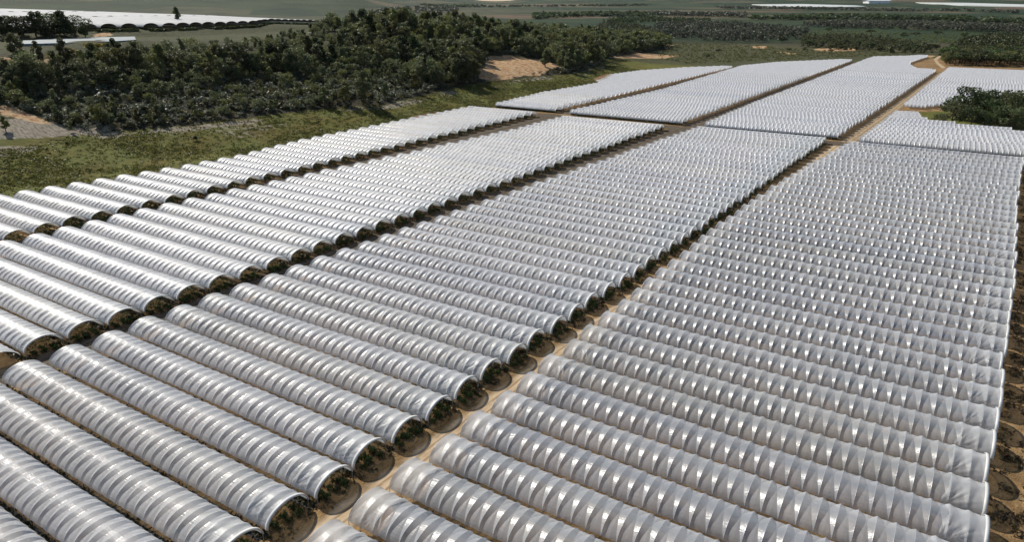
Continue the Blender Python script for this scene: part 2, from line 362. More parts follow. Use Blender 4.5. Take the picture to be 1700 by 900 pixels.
# tracks: pale sandy drive between the blocks, grey alleys, cross track
def strip(name, pts_l, pts_r, mat, z):
    n = len(pts_l); m_ = 6; V = []
    for (a, b) in zip(pts_l, pts_r):
        for k in range(m_ + 1):
            t = k / m_; V.append((a[0] * (1 - t) + b[0] * t, a[1] * (1 - t) + b[1] * t, z))
    q = [(i * (m_ + 1) + k, i * (m_ + 1) + k + 1, (i + 1) * (m_ + 1) + k + 1, (i + 1) * (m_ + 1) + k) for i in range(n - 1) for k in range(m_)]
    me = mesh_np(name, V, q); 
    u = np.tile(np.linspace(0, 1, m_ + 1), n); fattr(me, 'across', u)
    o = link(name, me, None, mat); tag(o, kind='structure'); return o
def track_mat(name, lo, mid, hi, rut=True):
    m, nt, out = new_mat(name); g = nd(nt, 'ShaderNodeNewGeometry'); P = g.outputs['Position']
    mp = nd(nt, 'ShaderNodeMapping'); mp.inputs['Scale'].default_value = (1, .22, 1); nt.links.new(P, mp.inputs[0])
    a = noise(nt, 1.0, 6, .65, mp.outputs[0]); b = noise(nt, .3, 5, .6, P)
    n = math_n(nt, 'ADD', math_n(nt, 'MULTIPLY', a.outputs[0], .6), math_n(nt, 'MULTIPLY', b.outputs[0], .4))
    col = ramp(nt, n, [(.32, lo), (.5, mid), (.66, hi)])
    uu = attr(nt, 'across')
    rut = math_n(nt, 'ABSOLUTE', math_n(nt, 'SUBTRACT', math_n(nt, 'ABSOLUTE', math_n(nt, 'SUBTRACT', math_n(nt, 'ADD', uu, math_n(nt, 'MULTIPLY', b.outputs[0], .12)), .56)), .13))
    col = mix(nt, mix(nt, col, (.62, .58, .54), 1.0, 'MULTIPLY'), col, ramp(nt, rut, [(.015, 0.0), (.055, 1.0)]))
    p = princ(nt, col, .95, .1, bump(nt, a.outputs[0], .6, .25))
    # ragged edge: the strip thins out into the soil below
    u = attr(nt, 'across'); e = math_n(nt, 'MULTIPLY', math_n(nt, 'MULTIPLY', u, math_n(nt, 'SUBTRACT', 1.0, u)), 4.0)
    k = ramp(nt, math_n(nt, 'ADD', e, math_n(nt, 'MULTIPLY', math_n(nt, 'SUBTRACT', b.outputs[0], .5), 1.2)), [(.12, 0.0), (.75, 1.0)])
    tr = nd(nt, 'ShaderNodeBsdfTransparent'); mx = nd(nt, 'ShaderNodeMixShader'); nt.links.new(k, mx.inputs[0])
    nt.links.new(tr.outputs[0], mx.inputs[1]); nt.links.new(p.outputs[0], mx.inputs[2]); nt.links.new(mx.outputs[0], out.inputs[0]); return m
T_SAND = track_mat('sandy_track', (.29, .20, .115), (.45, .335, .21), (.56, .445, .31))
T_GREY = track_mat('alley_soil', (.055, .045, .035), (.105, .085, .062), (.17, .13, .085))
ys = np.arange(0, 356, 6.0)
strip('sandy_track', [(C1R(y) + 2.0, y) for y in ys], [(C0L(y) + .6, y) for y in ys], T_SAND, .008)
ys2 = np.arange(356, 786, 8.0)
c0side = lambda y: np.where(y < 470, F0L(y), np.where(y < 495, -35.5, G0L(y)))
strip('far_sandy_track', [(F1R(y) + 1.0, y) for y in ys2], [(c0side(y) - .5, y) for y in ys2], track_mat('far_track', (.20, .145, .085), (.33, .245, .15), (.44, .35, .235)), .008)
ysa = np.arange(0, 350, 6.0)
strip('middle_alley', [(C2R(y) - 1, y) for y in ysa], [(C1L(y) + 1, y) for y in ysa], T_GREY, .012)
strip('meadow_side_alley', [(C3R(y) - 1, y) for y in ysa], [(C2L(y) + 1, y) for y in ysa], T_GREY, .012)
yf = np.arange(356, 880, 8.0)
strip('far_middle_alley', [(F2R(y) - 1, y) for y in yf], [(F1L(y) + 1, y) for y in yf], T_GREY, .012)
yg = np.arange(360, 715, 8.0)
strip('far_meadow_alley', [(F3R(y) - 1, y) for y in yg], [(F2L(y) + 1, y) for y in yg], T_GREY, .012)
xs = np.arange(-215, -44, 5.0)
strip('cross_track', [(x, 343.5) for x in xs], [(x, 356.5) for x in xs], T_GREY, .016)  # darkened to paint in the shade below the far blocks' hems
strip('pine_side_track', pix_poly([(1562, 113), (1552, 104), (1549, 98), (1556, 93), (1568, 90)]), pix_poly([(1572, 112), (1560, 104), (1557, 99), (1563, 94), (1574, 91)]), T_SAND, .02)

# ------------------------------------------------------------------ polytunnels
BAY = 2.05; HEM = 1.2; RISE = 2.0; NS = 14
S = np.concatenate([np.linspace(0, .47, NS // 2 + 1), np.linspace(.53, 1, NS // 2 + 1)])
def arch(s, w, out=0.0):
    """cross section of a hoop: y, z for s in 0..1, pushed out along the normal"""
    th = math.pi * (1 - s); c, sn = np.cos(th), np.sin(th)
    y = w / 2 + (w / 2 + out) * c; z = HEM + (RISE + out) * np.abs(sn) ** 1.02
    return y, z
def sag_depth(s): a = np.minimum(s, 1 - s); return .275 * np.sin(np.pi * a * 1.74)
def cover_mesh(nb, w, seed, mat, coarse=False):
    r = np.random.default_rng(seed)
    sag = r.uniform(.75, 1.2, nb); tight = r.uniform(-.035, .035, (nb, 2))
    wig = (VN(seed + 50)(np.arange(nb * 4 + 1)[:, None] / 7.0, S[None, :] * 6) - .5) * .04
    V = []; ncol = nb * 4 + 1; ns = len(S)
    hem_w = r.uniform(-.10, .06, nb + 1)
    for ci in range(ncol):
        k, m = divmod(ci, 4)
        a = np.minimum(S, 1 - S)
        if m == 0: u = np.zeros(ns); dep = np.zeros(ns)
        else:
            sg = sag[k]; dep = sag_depth(S) * sg
            t1 = np.clip(a + tight[k, 0] * np.sin(np.pi * S), .0, .485); t2 = np.clip(1 - a + tight[k, 1] * np.sin(np.pi * S), .515, 1.0)
            if m == 1: u = t1
            elif m == 2: u = np.full(ns, .5); dep = dep * (1 - .25 * (1 - 2 * a)) 
            else: u = t2
        y, z = arch(S, w)
        yy, zz = arch(S, w, 1.0); nyv, nzv = yy - y, zz - z
        x = (k + u) * BAY
        pull = dep + (wig[ci] if m else 0)
        y2 = y - nyv * pull; z2 = z - nzv * pull
        lift = np.interp((k + u), np.arange(nb + 1), hem_w) * np.clip(1 - a * 8, 0, 1) + np.sin(np.pi * u) * .12 * np.clip(1 - a * 8, 0, 1)
        V.append(np.stack([x, y2, z2 + lift], 1))
    V = np.concatenate(V)
    id_ = np.arange(ncol * ns).reshape(ncol, ns)
    Qf = np.stack([id_[:-1, :-1], id_[1:, :-1], id_[1:, 1:], id_[:-1, 1:]], -1).reshape(-1, 4)
    me = mesh_np('cover', V, Qf, smooth=True, mat=mat)
    ev = np.empty(len(me.edges) * 2, np.int32); me.edges.foreach_get('vertices', ev); ev = ev.reshape(-1, 2)
    same = (ev[:, 0] // ns) == (ev[:, 1] // ns)
    at = me.attributes.new('sharp_edge', 'BOOLEAN', 'EDGE'); at.data.foreach_set('value', same)
    return me
def end_mesh(w, seed, right, nb_cov=2.35):
    """second, creased layer of film pulled over the last bays and tied at a hoop foot"""
    r = np.random.default_rng(seed); nu, ns = 30, 34; V = []
    s = np.linspace(0.0, 1, ns); a = np.minimum(s, 1 - s)
    nz = VN(seed + 9); Lx = nb_cov * BAY
    for i in range(nu):
        t = i / (nu - 1)
        inner = Lx - .9 * (1 - np.cos(a * math.pi)) * .5 - .55 * (nz(s * 9, 3.3) - .3)     # ragged inner rim
        x = t * inner
        k = x / BAY; u = k - np.floor(k)
        tri = np.minimum(np.minimum(u, 1 - u) / np.maximum(a, .04), 1)
        dep = sag_depth(s) * tri * .8
        # folds fan out from the tied foot
        dx = Lx * .98 - x; ds = s * math.pi * w / 2
        ang = np.arctan2(ds, dx + .05); rad = np.hypot(dx, ds)
        fold = (nz(ang * 16 + 3, rad * .35) - .5) * .30 * np.clip(1.6 - rad / 3.4, 0.15, 1) * np.clip(a * 10, 0, 1)
        y, z = arch(s, w); yy, zz = arch(s, w, 1.0)
        off = .045 - dep + fold
        V.append(np.stack([x if not right else -x, y + (yy - y) * off, z + (zz - z) * off - .08 * np.clip(1 - a * 9, 0, 1)], 1))
    V = np.concatenate(V); id_ = np.arange(nu * ns).reshape(nu, ns)
    Qf = np.stack([id_[:-1, :-1], id_[1:, :-1], id_[1:, 1:], id_[:-1, 1:]], -1).reshape(-1, 4)
    if right: Qf = Qf[:, ::-1]
    return mesh_np('end_sheet', V, Qf, smooth=True, mat=FILM_END)
def band_mesh(w):
    """pale rolled edge round a tunnel mouth"""
    s = np.linspace(0, 1, 30); V = []
    for (dx, out) in ((-.42, .06), (-.42, .12), (.03, .12), (.03, .03)):
        y, z = arch(s, w, out); V.append(np.stack([np.full_like(s, dx), y, z - .08 * np.clip(1 - np.minimum(s, 1 - s) * 12, 0, 1)], 1))
    V = np.concatenate(V); id_ = np.arange(4 * 30).reshape(4, 30)
    ro = [0, 1, 2, 3]; Qf = []
    for a_ in range(4):
        A, B = id_[ro[a_]], id_[ro[(a_ + 1) % 4]]
        Qf.append(np.stack([A[:-1], B[:-1], B[1:], A[1:]], -1))
    return mesh_np('edge_band', V, np.concatenate(Qf), smooth=False, mat=BAND)
def tube(path, rad, n=5):
    path = np.asarray(path, float); rad = np.broadcast_to(rad, len(path)); V = []
    for i, p in enumerate(path):
        t = path[min(i + 1, len(path) - 1)] - path[max(i - 1, 0)]; t = t / (np.linalg.norm(t) + 1e-9)
        u = np.cross(t, (1, 0, 0)) if abs(t[0]) < .9 else np.cross(t, (0, 1, 0)); u /= np.linalg.norm(u); v = np.cross(t, u)
        for k in range(n):
            a = 2 * math.pi * k / n; V.append(p + rad[i] * (math.cos(a) * u + math.sin(a) * v))
    id_ = np.arange(len(path) * n).reshape(-1, n)
    q = np.stack([id_[:-1], np.roll(id_[:-1], -1, 1), np.roll(id_[1:], -1, 1), id_[1:]], -1).reshape(-1, 4)
    return np.array(V), q
def hoop_mesh(w):
    s = np.linspace(0, 1, 17); y, z = arch(s, w, -.05)
    path = [(0, y[0], -.25)] + [(0, a, b) for a, b in zip(y, z)] + [(0, y[-1], -.25)]
    V, q = tube(path, .04, 5); return mesh_np('hoop', V, q, smooth=True, mat=STEEL)

ONES = ['', 'first', 'second', 'third', 'fourth', 'fifth', 'sixth', 'seventh', 'eighth', 'ninth', 'tenth', 'eleventh', 'twelfth', 'thirteenth', 'fourteenth',
        'fifteenth', 'sixteenth', 'seventeenth', 'eighteenth', 'nineteenth']
TENS = ['', '', 'twent', 'thirt', 'fort', 'fift', 'sixt', 'sevent', 'eight', 'ninet']
def ordinal(n):
    if n < 20: return ONES[n]
    t, o = divmod(n, 10); return TENS[t] + ('ieth' if o == 0 else 'y-' + ONES[o])

BLOCKS = [  # left, right, first y, last y, pitch, tilt, block words
    (C0L, C0R, 45.8 - 5 * 7.33, 341, 7.33, 0.6, 'block right of the sandy track'),
    (C1L, C1R, 38.7 - 6 * 7.23, 345, 7.23, 1.9, 'first block left of the sandy track'),
    (C2L, C2R, 43.5 - 3 * 7.46, 338, 7.46, 1.7, 'second block left of the sandy track'),
    (C3L, C3R, 77.9 - 3 * 7.6, 338, 7.60, 1.6, 'block bordering the green meadow'),
    (F0L, F0R, 356.5, 461, 7.33, 3.2, 'short block before the dark tree clump'),
    (F1L, F1R, 359.5, 1000, 7.3, 2.6, 'far block left of the sandy track'),
    (F2L, F2R, 358.5, 872, 7.3, 1.9, 'far middle block past the cross track'),
    (F3L, F3R, 360.0, 712, 7.4, 1.0, 'far block along the meadow'),
    (G0L, G0R, 497, 818, 7.33, 0.3, 'far block beyond the dark tree clump'),
]
def jitter(i, k): return ((math.sin(i * 12.9898 + k * 78.233) * 43758.5453) % 1.0)
SPECS = []
for bi, (fl, fr, y0, y1, pitch, tilt, words) in enumerate(BLOCKS):
    n = 0; y = y0
    while y < y1:
        xl, xr = float(fl(y)) + .9 * (jitter(n + 31 * bi, 3) - .5), float(fr(y)) + .9 * (jitter(n + 57 * bi, 4) - .5)
        if xr - xl > 5.5:
            yl = y - tilt
            pts = np.array([(xl + (xr - xl) * t, yl + tilt * t + dy, z) for t in np.linspace(0, 1, 14) for dy, z in ((0, 1.2), (3.2, 3.75), (6.2, 1.5))])
            P = proj(pts); ok = (P[:, 0] > 2) & (P[:, 0] < 1698) & (P[:, 1] > 2) & (P[:, 1] < 897)
            if ok.sum() >= 2:
                n += 1
                vis = P[ok]; size = (np.ptp(vis[:, 0]) + 5) * (F_PX * 3.0 / vis[:, 2].mean())
                SPECS.append(dict(b=bi, n=n, xl=xl, xr=xr, yl=yl, y=y, tilt=tilt, w=pitch - .82, pitch=pitch, dist=vis[:, 2].mean(), size=size, words=words))
        y += pitch
SPECS.sort(key=lambda s: -s['size'])
print('tunnels', len(SPECS), [sum(1 for s in SPECS if s['b'] == b) for b in range(9)])
CACHE = {}
def cached(key, fn):
    if key not in CACHE: CACHE[key] = fn()
    return CACHE[key]
near_n = 0
for i, s in enumerate(SPECS[:300]):
    L = math.hypot(s['xr'] - s['xl'], s['tilt']); nb = max(3, round(L / BAY)); w = round(s['w'], 2)
    root = empty('polytunnel', (s['xl'], s['yl'], 0), math.atan2(s['tilt'], s['xr'] - s['xl']))
    root.scale = (L / (nb * BAY), 1, 1 + .05 * (jitter(i, 5) - .5))
    tag(root, 'white film polytunnel, %s from the front, in the %s' % (ordinal(s['n']), s['words']), 'polytunnel', 'polytunnels in the ' + s['words'])
    near = s['dist'] < 330
    mat = FILM_DIM if s['b'] == 0 else FILM if s['b'] == 1 else FILM_COOL if s['b'] in (4, 5, 6, 8) else FILM_FAR  # block tones paint in the film's brightening towards the sun
    var = int(jitter(i, 1) * 3) if not near else int(jitter(i, 1) * 6)
    cv = link('cover', cached(('c', nb, w, var, mat.name), lambda: cover_mesh(nb, w, nb * 17 + var, mat)), root)
    v2 = int(jitter(i, 2) * 5)
    el = link('end_sheet', cached(('e', w, v2, 0), lambda: end_mesh(w, v2 + 3, False)), root)
    er = link('end_sheet', cached(('e', w, v2, 1), lambda: end_mesh(w, v2 + 13, True)), root); er.location = (nb * BAY, 0, 0)
    bd = link('edge_band', cached(('b', w), lambda: band_mesh(w)), root); bd.location = (nb * BAY, 0, 0)
    hm = cached(('h', w), lambda: hoop_mesh(w))
    step = 1 if i < 36 else nb
    for k in range(0, nb + 1, step):
        h = link('hoop', hm, root); h.location = (k * BAY, 0, 0)
# the rest of the tunnels, far away
V = []; Qs = []; off = 0
for s in SPECS[300:]:
    L = math.hypot(s['xr'] - s['xl'], s['tilt']); nb = max(3, round(L / BAY)); w = round(s['w'], 2)
    me = cached(('c', nb, w, 0, 'polythene_film_far'), lambda: cover_mesh(nb, w, nb * 17, FILM_FAR))
    co = np.empty(len(me.vertices) * 3, np.float32); me.vertices.foreach_get('co', co); co = co.reshape(-1, 3).astype(float)
    q = np.empty(len(me.polygons) * 4, np.int32); me.loops.foreach_get('vertex_index', q)
    a = math.atan2(s['tilt'], s['xr'] - s['xl']); kx = L / (nb * BAY)
    X = co[:, 0] * kx
    V.append(np.stack([s['xl'] + X * math.cos(a) - co[:, 1] * math.sin(a), s['yl'] + X * math.sin(a) + co[:, 1] * math.cos(a), co[:, 2]], 1))
    Qs.append(q.reshape(-1, 4) + off); off += len(co)
if V:
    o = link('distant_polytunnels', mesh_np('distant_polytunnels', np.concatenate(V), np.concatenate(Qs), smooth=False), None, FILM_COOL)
    tag(o, 'mass of white polytunnels at the far ends of the blocks', 'polytunnels', kind='stuff')

# ------------------------------------------------------------------ foliage builders
def leaf_quads(C, size, r, up=.0):
    """one small quad per centre, random facing"""
    n = len(C); a = r.normal(size=(n, 3)); a[:, 2] *= (1 - up); a /= np.linalg.norm(a, axis=1, keepdims=True)
    b = r.normal(size=(n, 3)); b -= (b * a).sum(1, keepdims=True) * a; b /= np.linalg.norm(b, axis=1, keepdims=True)
    sz = np.broadcast_to(size, n) * r.uniform(.6, 1.3, n)
    T1 = a * sz[:, None] * .5; T2 = b * (sz * r.uniform(.45, .9, n))[:, None] * .5
    V = np.stack([C - T1 - T2, C + T1 - T2 * .6, C + T1 * 1.1 + T2, C - T1 * .8 + T2 * .7], 1).reshape(-1, 3)
    return V, np.arange(4 * n).reshape(n, 4)
def lobes_crown(r, lobes, n, size, shell=.55, ground=None):
    """leaves through a set of ellipsoid clumps: (centre, radii)"""
    vol = np.array([l[1][0] * l[1][1] * l[1][2] for l in lobes]) ** .67; pick = r.choice(len(lobes), n, p=vol / vol.sum())
    c = np.array([l[0] for l in lobes])[pick]; rad = np.array([l[1] for l in lobes])[pick]
    d = r.normal(size=(n, 3)); d /= np.linalg.norm(d, axis=1, keepdims=True)
    C = c + d * rad * (shell + (1 - shell) * r.random(n)[:, None]) * r.uniform(.82, 1.12, (n, 1))
    lt = r.random(len(lobes)); tone = np.clip(lt[pick] * .45 + r.random(n) * .55, 0, 1)
    return C, tone
def gum_lobes(r, h):
    L = []; k = r.integers(11, 17); base = h * r.uniform(.18, .30); ww = h * r.uniform(.20, .29)
    for j in range(k):
        t = (j + .5) / k; z = base + (h - base) * t
        env = ww * (math.sin(math.pi * min(1, .22 + .78 * t)) ** .8 + .12)
        a = r.uniform(0, 6.28); q = env * r.uniform(.25, .95)
        rr = h * r.uniform(.075, .135)
        L.append(((q * math.cos(a), q * math.sin(a), z), (rr * 1.15, rr * 1.15, rr * r.uniform(.8, 1.25))))
    return L
def oak_lobes(r, h):
    L = []; k = r.integers(16, 22); ww = h * r.uniform(.48, .6)
    for j in range(k):
        a = r.uniform(0, 6.28); t = r.random(); z = h * (.30 + .58 * t); q = ww * math.sqrt(max(.05, 1 - ((t - .35) / .75) ** 2)) * r.uniform(.35, .95)
        rr = h * r.uniform(.12, .19); L.append(((q * math.cos(a), q * math.sin(a), z), (rr * 1.2, rr * 1.2, rr * .9)))
    return L
def pine_lobes(r, h):
    L = []; k = r.integers(16, 22); ww = h * r.uniform(.48, .62)
    for j in range(k):
        a = r.uniform(0, 6.28); q = ww * math.sqrt(r.random()); z = h * (.92 - .26 * (q / ww) ** 2) - h * .05 * r.random()
        rr = h * r.uniform(.12, .18); L.append(((q * math.cos(a), q * math.sin(a), z), (rr * 1.25, rr * 1.25, rr * .62)))
    for j in range(4):
        a = r.uniform(0, 6.28); q = ww * .7 * r.random(); L.append(((q * math.cos(a), q * math.sin(a), h * .62), (h * .13, h * .13, h * .08)))
    return L
def bush_lobes(r, h):
    L = []
    for j in range(r.integers(5, 9)):
        a = r.uniform(0, 6.28); q = h * .45 * r.random(); rr = h * r.uniform(.2, .33)
        L.append(((q * math.cos(a), q * math.sin(a), h * r.uniform(.25, .75)), (rr * 1.2, rr * 1.2, rr)))
    return L
KINDS_T = {'gum': gum_lobes, 'oak': oak_lobes, 'pine': pine_lobes, 'bush': bush_lobes}
def crown_mesh(kind, seed, n, size, mat):
    """unit: built for a plant of height 10"""
    r = np.random.default_rng(seed); L = KINDS_T[kind](r, 10.0)
    C, tone = lobes_crown(r, L, n, size); V, q = leaf_quads(C, size, r)
    return mesh_np('crown', V, q, tone, mat=mat), L
def trunk_mesh(L, seed):
    r = np.random.default_rng(seed + 900); V, q = tube([(0, 0, -.4), (.1, .05, 1.5), (.05, .2, 3.4), (.2, 0, 5.2), (.1, .1, 7.2)], [.34, .27, .21, .16, .08], 6)
    Vs = [V]; Qs_ = [q]; off = len(V)
    for j in r.choice(len(L), min(5, len(L)), replace=False):
        c = np.array(L[j][0]); z0 = c[2] * .45 + .6
        v, qq = tube([(.08, .1, z0), c * (.5, .5, 0) + (0, 0, z0 * .4 + c[2] * .6 - .3), c], [.14, .09, .04], 5)
        Vs.append(v); Qs_.append(qq + off); off += len(v)
    return mesh_np('trunk', np.concatenate(Vs), np.concatenate(Qs_), smooth=True, mat=BARK)
PROTO = {}
def proto(kind, var, mat, n, size):
    key = (kind, var, mat.name)
    if key not in PROTO:
        cm, L = crown_mesh(kind, hash(kind + str(var)) % 1000 if False else var * 7 + len(kind) * 31 + ord(kind[0]), n, size, mat)
        PROTO[key] = (cm, trunk_mesh(L, var))
    return PROTO[key]
def plant(name, kind, var, mat, n, size, loc, h, wx, label, cat, group):
    cm, tm = proto(kind, var, mat, n, size)
    root = empty(name, loc, random.uniform(0, 6.28)); root.scale = (h / 10 * wx, h / 10 * wx, h / 10)
    link('crown', cm, root); link('trunk', tm, root)
    tag(root, label, cat, group); return root
def in_view(P, m=0):
    q = proj(P); return (q[:, 0] > -m) & (q[:, 0] < 1700 + m) & (q[:, 1] > -30) & (q[:, 1] < 900 + m)

# ------------------------------------------------------------------ the wooded hillside
def scatter(n, x0, x1, y0, y1, seed):
    r = np.random.default_rng(seed); return r.uniform(x0, x1, n), r.uniform(y0, y1, n)
pond_c = hit(150, 68)
def wood_density(x, y):
    e = edge_f(y) - x
    top = np.interp(y, [0, 120, 300, 420, 520, 700, 1000], [66, 70, 122, 150, 190, 205, 140])
    d = sst(0, 4, e) * (1 - sst(top - 8, top + 6, e))
    ox = poly_dist(x, y, pix_poly([(790, 132), (795, 110), (815, 92), (855, 90), (905, 98), (935, 112), (900, 122), (850, 130)]))
    d = d * (1 - sst(-4, 1, ox))
    d = d * (1 - sst(-4, 1, poly_dist(x, y, pix_poly([(-40, 268), (-40, 172), (20, 176), (60, 192), (100, 208), (120, 216), (60, 250)]))))
    return d
X, Y = scatter(9000, -640, -300, 110, 1050, 5)
e = edge_f(Y) - X; keep = rng.random(len(X)) < wood_density(X, Y) * .85
X, Y, e = X[keep], Y[keep], e[keep]
# thin by spacing
sel = []; cell = {}
for i in range(len(X)):
    k = (int(X[i] // 5), int(Y[i] // 5)); ok = True
    for a in (-1, 0, 1):
        for b in (-1, 0, 1):
            for j in cell.get((k[0] + a, k[1] + b), ()):
                if (X[i] - X[j]) ** 2 + (Y[i] - Y[j]) ** 2 < 24: ok = False
    if ok: cell.setdefault(k, []).append(i); sel.append(i)
X, Y, e = X[sel], Y[sel], e[sel]; Z = zt(X, Y)
crest_low = sst(75, 112, e) * (1 - sst(350, 450, Y))
low = (1 - sst(35, 75, e)) * (1 - sst(300, 400, Y))          # lower left of the slope is scrub and saplings
H = (rng.uniform(9.5, 15.5, len(X)) * rng.uniform(.72, 1.2, len(X)) * (1 + .22 * sst(280, 420, Y)) * (.75 + .5 * N1.fbm(X / 40, Y / 40))) * (1 - .6 * low) * (1 - .5 * crest_low)
P3 = np.stack([X, Y, Z + H * .6], 1); q = proj(P3); vis = in_view(P3, 40)
X, Y, Z, H, e, q = X[vis], Y[vis], Z[vis], H[vis], e[vis], q[vis]
order = np.argsort(-H / q[:, 2])
print('hill trees', len(X))
def place_word(px, py, ee, y):
    col = 'left' if px < 330 else 'middle' if px < 640 else 'right'
    return col
NI = 205
for rank, i in enumerate(order[:NI]):
    low_i = e[i] < 30
    kind = 'gum'; r_ = random.random()
    if r_ < .42: mat, tone = L_GUM, 'grey-green'
    elif r_ < .72: mat, tone = L_OLIVE, 'olive-green'
    else: mat, tone = L_DARK, 'dark green'
    if H[i] > 10 and random.random() < .25: kind = 'oak'
    shape = 'slender' if kind == 'gum' else 'broad'
    where = 'at the foot of the wooded slope beside the meadow' if low_i else 'partway up the wooded slope above the meadow' if e[i] < 90 else 'near the crest of the wooded hill'
    tall = 'tall' if H[i] > 9.5 else 'small'
    lab = '%s %s %s tree standing %s' % (tall, shape, tone, where)
    plant('hillside_tree', kind, int(rng.integers(0, 6)), mat, 2200, .48, (X[i], Y[i], Z[i]), H[i], rng.uniform(.9, 1.25), lab, 'tree', '%s %s %s trees %s' % (tall, shape, tone, where))
# the other trees of the hillside read as one wood
def mass(name, X, Y, Z, H, kinds, n, size, mat, label, cat, seed=3, wx=1.0):
    r = np.random.default_rng(seed); Vs = []; Qs_ = []; T = []; off = 0
    base = []
    for k in kinds:
        for j in range(6):
            L = KINDS_T[k](np.random.default_rng(seed * 50 + j), 10.0); C, t = lobes_crown(r, L, n, size); base.append((C, t))
    for i in range(len(X)):
        C, t = base[r.integers(len(base))]; a = r.uniform(0, 6.28); ca, sa = math.cos(a), math.sin(a); s = H[i] / 10
        v, qd = leaf_quads(np.stack([C[:, 0] * ca - C[:, 1] * sa, C[:, 0] * sa + C[:, 1] * ca, C[:, 2]], 1), size, r)
        v = v * np.array([s * wx, s * wx, s]) + np.array([X[i], Y[i], Z[i]])
        Vs.append(v); Qs_.append(qd + off); off += len(v); T.append(np.clip(t * .75 + r.uniform(-.12, .32), 0, 1))
    if not Vs: return
    o = link(name, mesh_np(name, np.concatenate(Vs), np.concatenate(Qs_), np.concatenate(T), mat=mat)); tag(o, label, cat, kind='stuff'); return o
rest = order[NI:]
ra = rest[rng.random(len(rest)) < .6]; rb = np.setdiff1d(rest, ra)
mass('hillside_wood', X[ra], Y[ra], Z[ra], H[ra], ['gum', 'oak'], 760, .68, L_GUM, 'dense grey-green wood covering the hillside above the meadow', 'wood', 3, 1.1)
mass('olive_hillside_wood', X[rb], Y[rb], Z[rb], H[rb], ['gum', 'oak'], 760, .68, L_OLIVE, 'olive-green dense trees mixed through the hillside wood', 'wood', 4, 1.1)
# scrub under and between the trees
X2, Y2 = scatter(52000, -560, -270, 90, 1000, 11); k = rng.random(len(X2)) < wood_density(X2, Y2) * np.where(edge_f(Y2) - X2 < 70, .75, .22)
X2, Y2 = X2[k], Y2[k]; Z2 = zt(X2, Y2); k = in_view(np.stack([X2, Y2, Z2], 1), 30); X2, Y2, Z2 = X2[k], Y2[k], Z2[k]
H2 = rng.uniform(1.2, 3.8, len(X2))
g = rng.random(len(X2)) < .6
print('scrub', len(X2))
mass('undergrowth', X2[g], Y2[g], Z2[g] - .2, H2[g], ['bush'], 34, 2.6, L_GREY, 'grey-green scrub covering the lower slope under the trees', 'undergrowth', 5, 1.3)
mass('green_undergrowth', X2[~g], Y2[~g], Z2[~g] - .2, H2[~g], ['bush'], 34, 2.6, L_OLIVE, 'olive-green shrubs covering the slope between the trees', 'undergrowth', 6, 1.3)
# yellow flowering bushes near the reservoir
for n_, (px, py) in enumerate([(150, 82), (163, 84), (120, 90), (88, 99), (98, 106), (128, 108), (176, 82), (205, 196), (20, 112)]):
    p = hit(px, py)
    if p is not None:
        plant('flowering_bush', 'bush', n_ % 3, L_YEL if n_ < 8 else L_OLIVE, 420, 1.0, p - (0, 0, .2), 4.5 if n_ < 7 else 2.2, 1.2, 'yellow flowering bush above the wooded slope near the reservoir' if n_ < 7 else ('small yellow bush at the foot of the slope by the meadow' if n_ == 7 else 'olive bush beside the pale path at the left edge'), 'bush', 'yellow bushes near the reservoir' if n_ < 7 else None)

# ------------------------------------------------------------------ trees one can point at
def at_tree(px, py, h, kind, var, mat, label, wx=1.0, n=1500, size=.6, name='tree', group=None, cat='tree'):
    p = hit(px, py)
    return plant(name, kind, var, mat, n, size, p - (0, 0, .1), h, wx, label, cat, group)
at_tree(168, 206, 9.5, 'oak', 1, L_BRIGHT, 'bright yellow-green tree at the foot of the slope by the meadow', .75)
at_tree(10, 218, 6.0, 'gum', 2, L_OLIVE, 'small thin olive tree on the bare bank at the left edge', 1.1, 500)
at_tree(30, 108, 15, 'gum', 3, L_GUM, 'tall loose tree in front of the reservoir at the left', 1.0)
at_tree(65, 106, 11, 'gum', 4, L_GUM, 'slim tree in front of the reservoir beside a taller one', .8)
at_tree(296, 40, 13, 'gum', 5, L_DARK, 'lone dark conifer rising in front of the plateau tunnels', .75)
at_tree(870, 62, 17, 'pine', 1, L_DARK, 'large dark umbrella pine on the crest of the wooded hill', 1.0, 1800)
at_tree(925, 88, 15, 'pine', 2, L_DARK, 'broad dark pine below the crest at the end of the wood', 1.2, 1800)
at_tree(905, 110, 13, 'gum', 1, L_GUM, 'grey-green tree on the slope right of the ochre scar', 1.2)
at_tree(935, 112, 14, 'gum', 2, L_GUM, 'taller grey-green tree right of the ochre scar', 1.2)
for n_, (px, py, h) in enumerate([(10, 62, 12), (38, 62, 13), (60, 60, 14), (84, 62, 13), (108, 60, 15), (126, 62, 14), (142, 63, 9), (22, 58, 12), (70, 56, 13), (98, 56, 14)]):
    at_tree(px, py, h, 'oak' if n_ % 2 else 'gum', n_ % 6, L_DARK, 'dark tree in the row behind the reservoir', 1.3, 1300, .7, 'tree', 'dark trees behind the reservoir')
CL = [(1578, 209, 13, 'left end of the clump, rounded and darkest'), (1600, 200, 19, 'tallest at the left half of the clump'), (1610, 212, 12, 'front of the clump beside the left end'), (1634, 207, 15, 'middle of the clump behind the polytunnels'),
      (1662, 206, 19, 'tallest mass right of the middle of the clump'), (1684, 211, 17, 'right side of the clump'), (1702, 206, 16, 'at the right edge of the photo'), (1650, 213, 12, 'low at the front middle of the clump'), (1558, 205, 6, 'low at the grassy left tip of the clump'),
      (1624, 200, 16, 'behind the middle of the clump'), (1645, 198, 17, 'behind the front middle of the clump'), (1680, 199, 17, 'back right of the clump'), (1672, 216, 13, 'front right of the clump')]
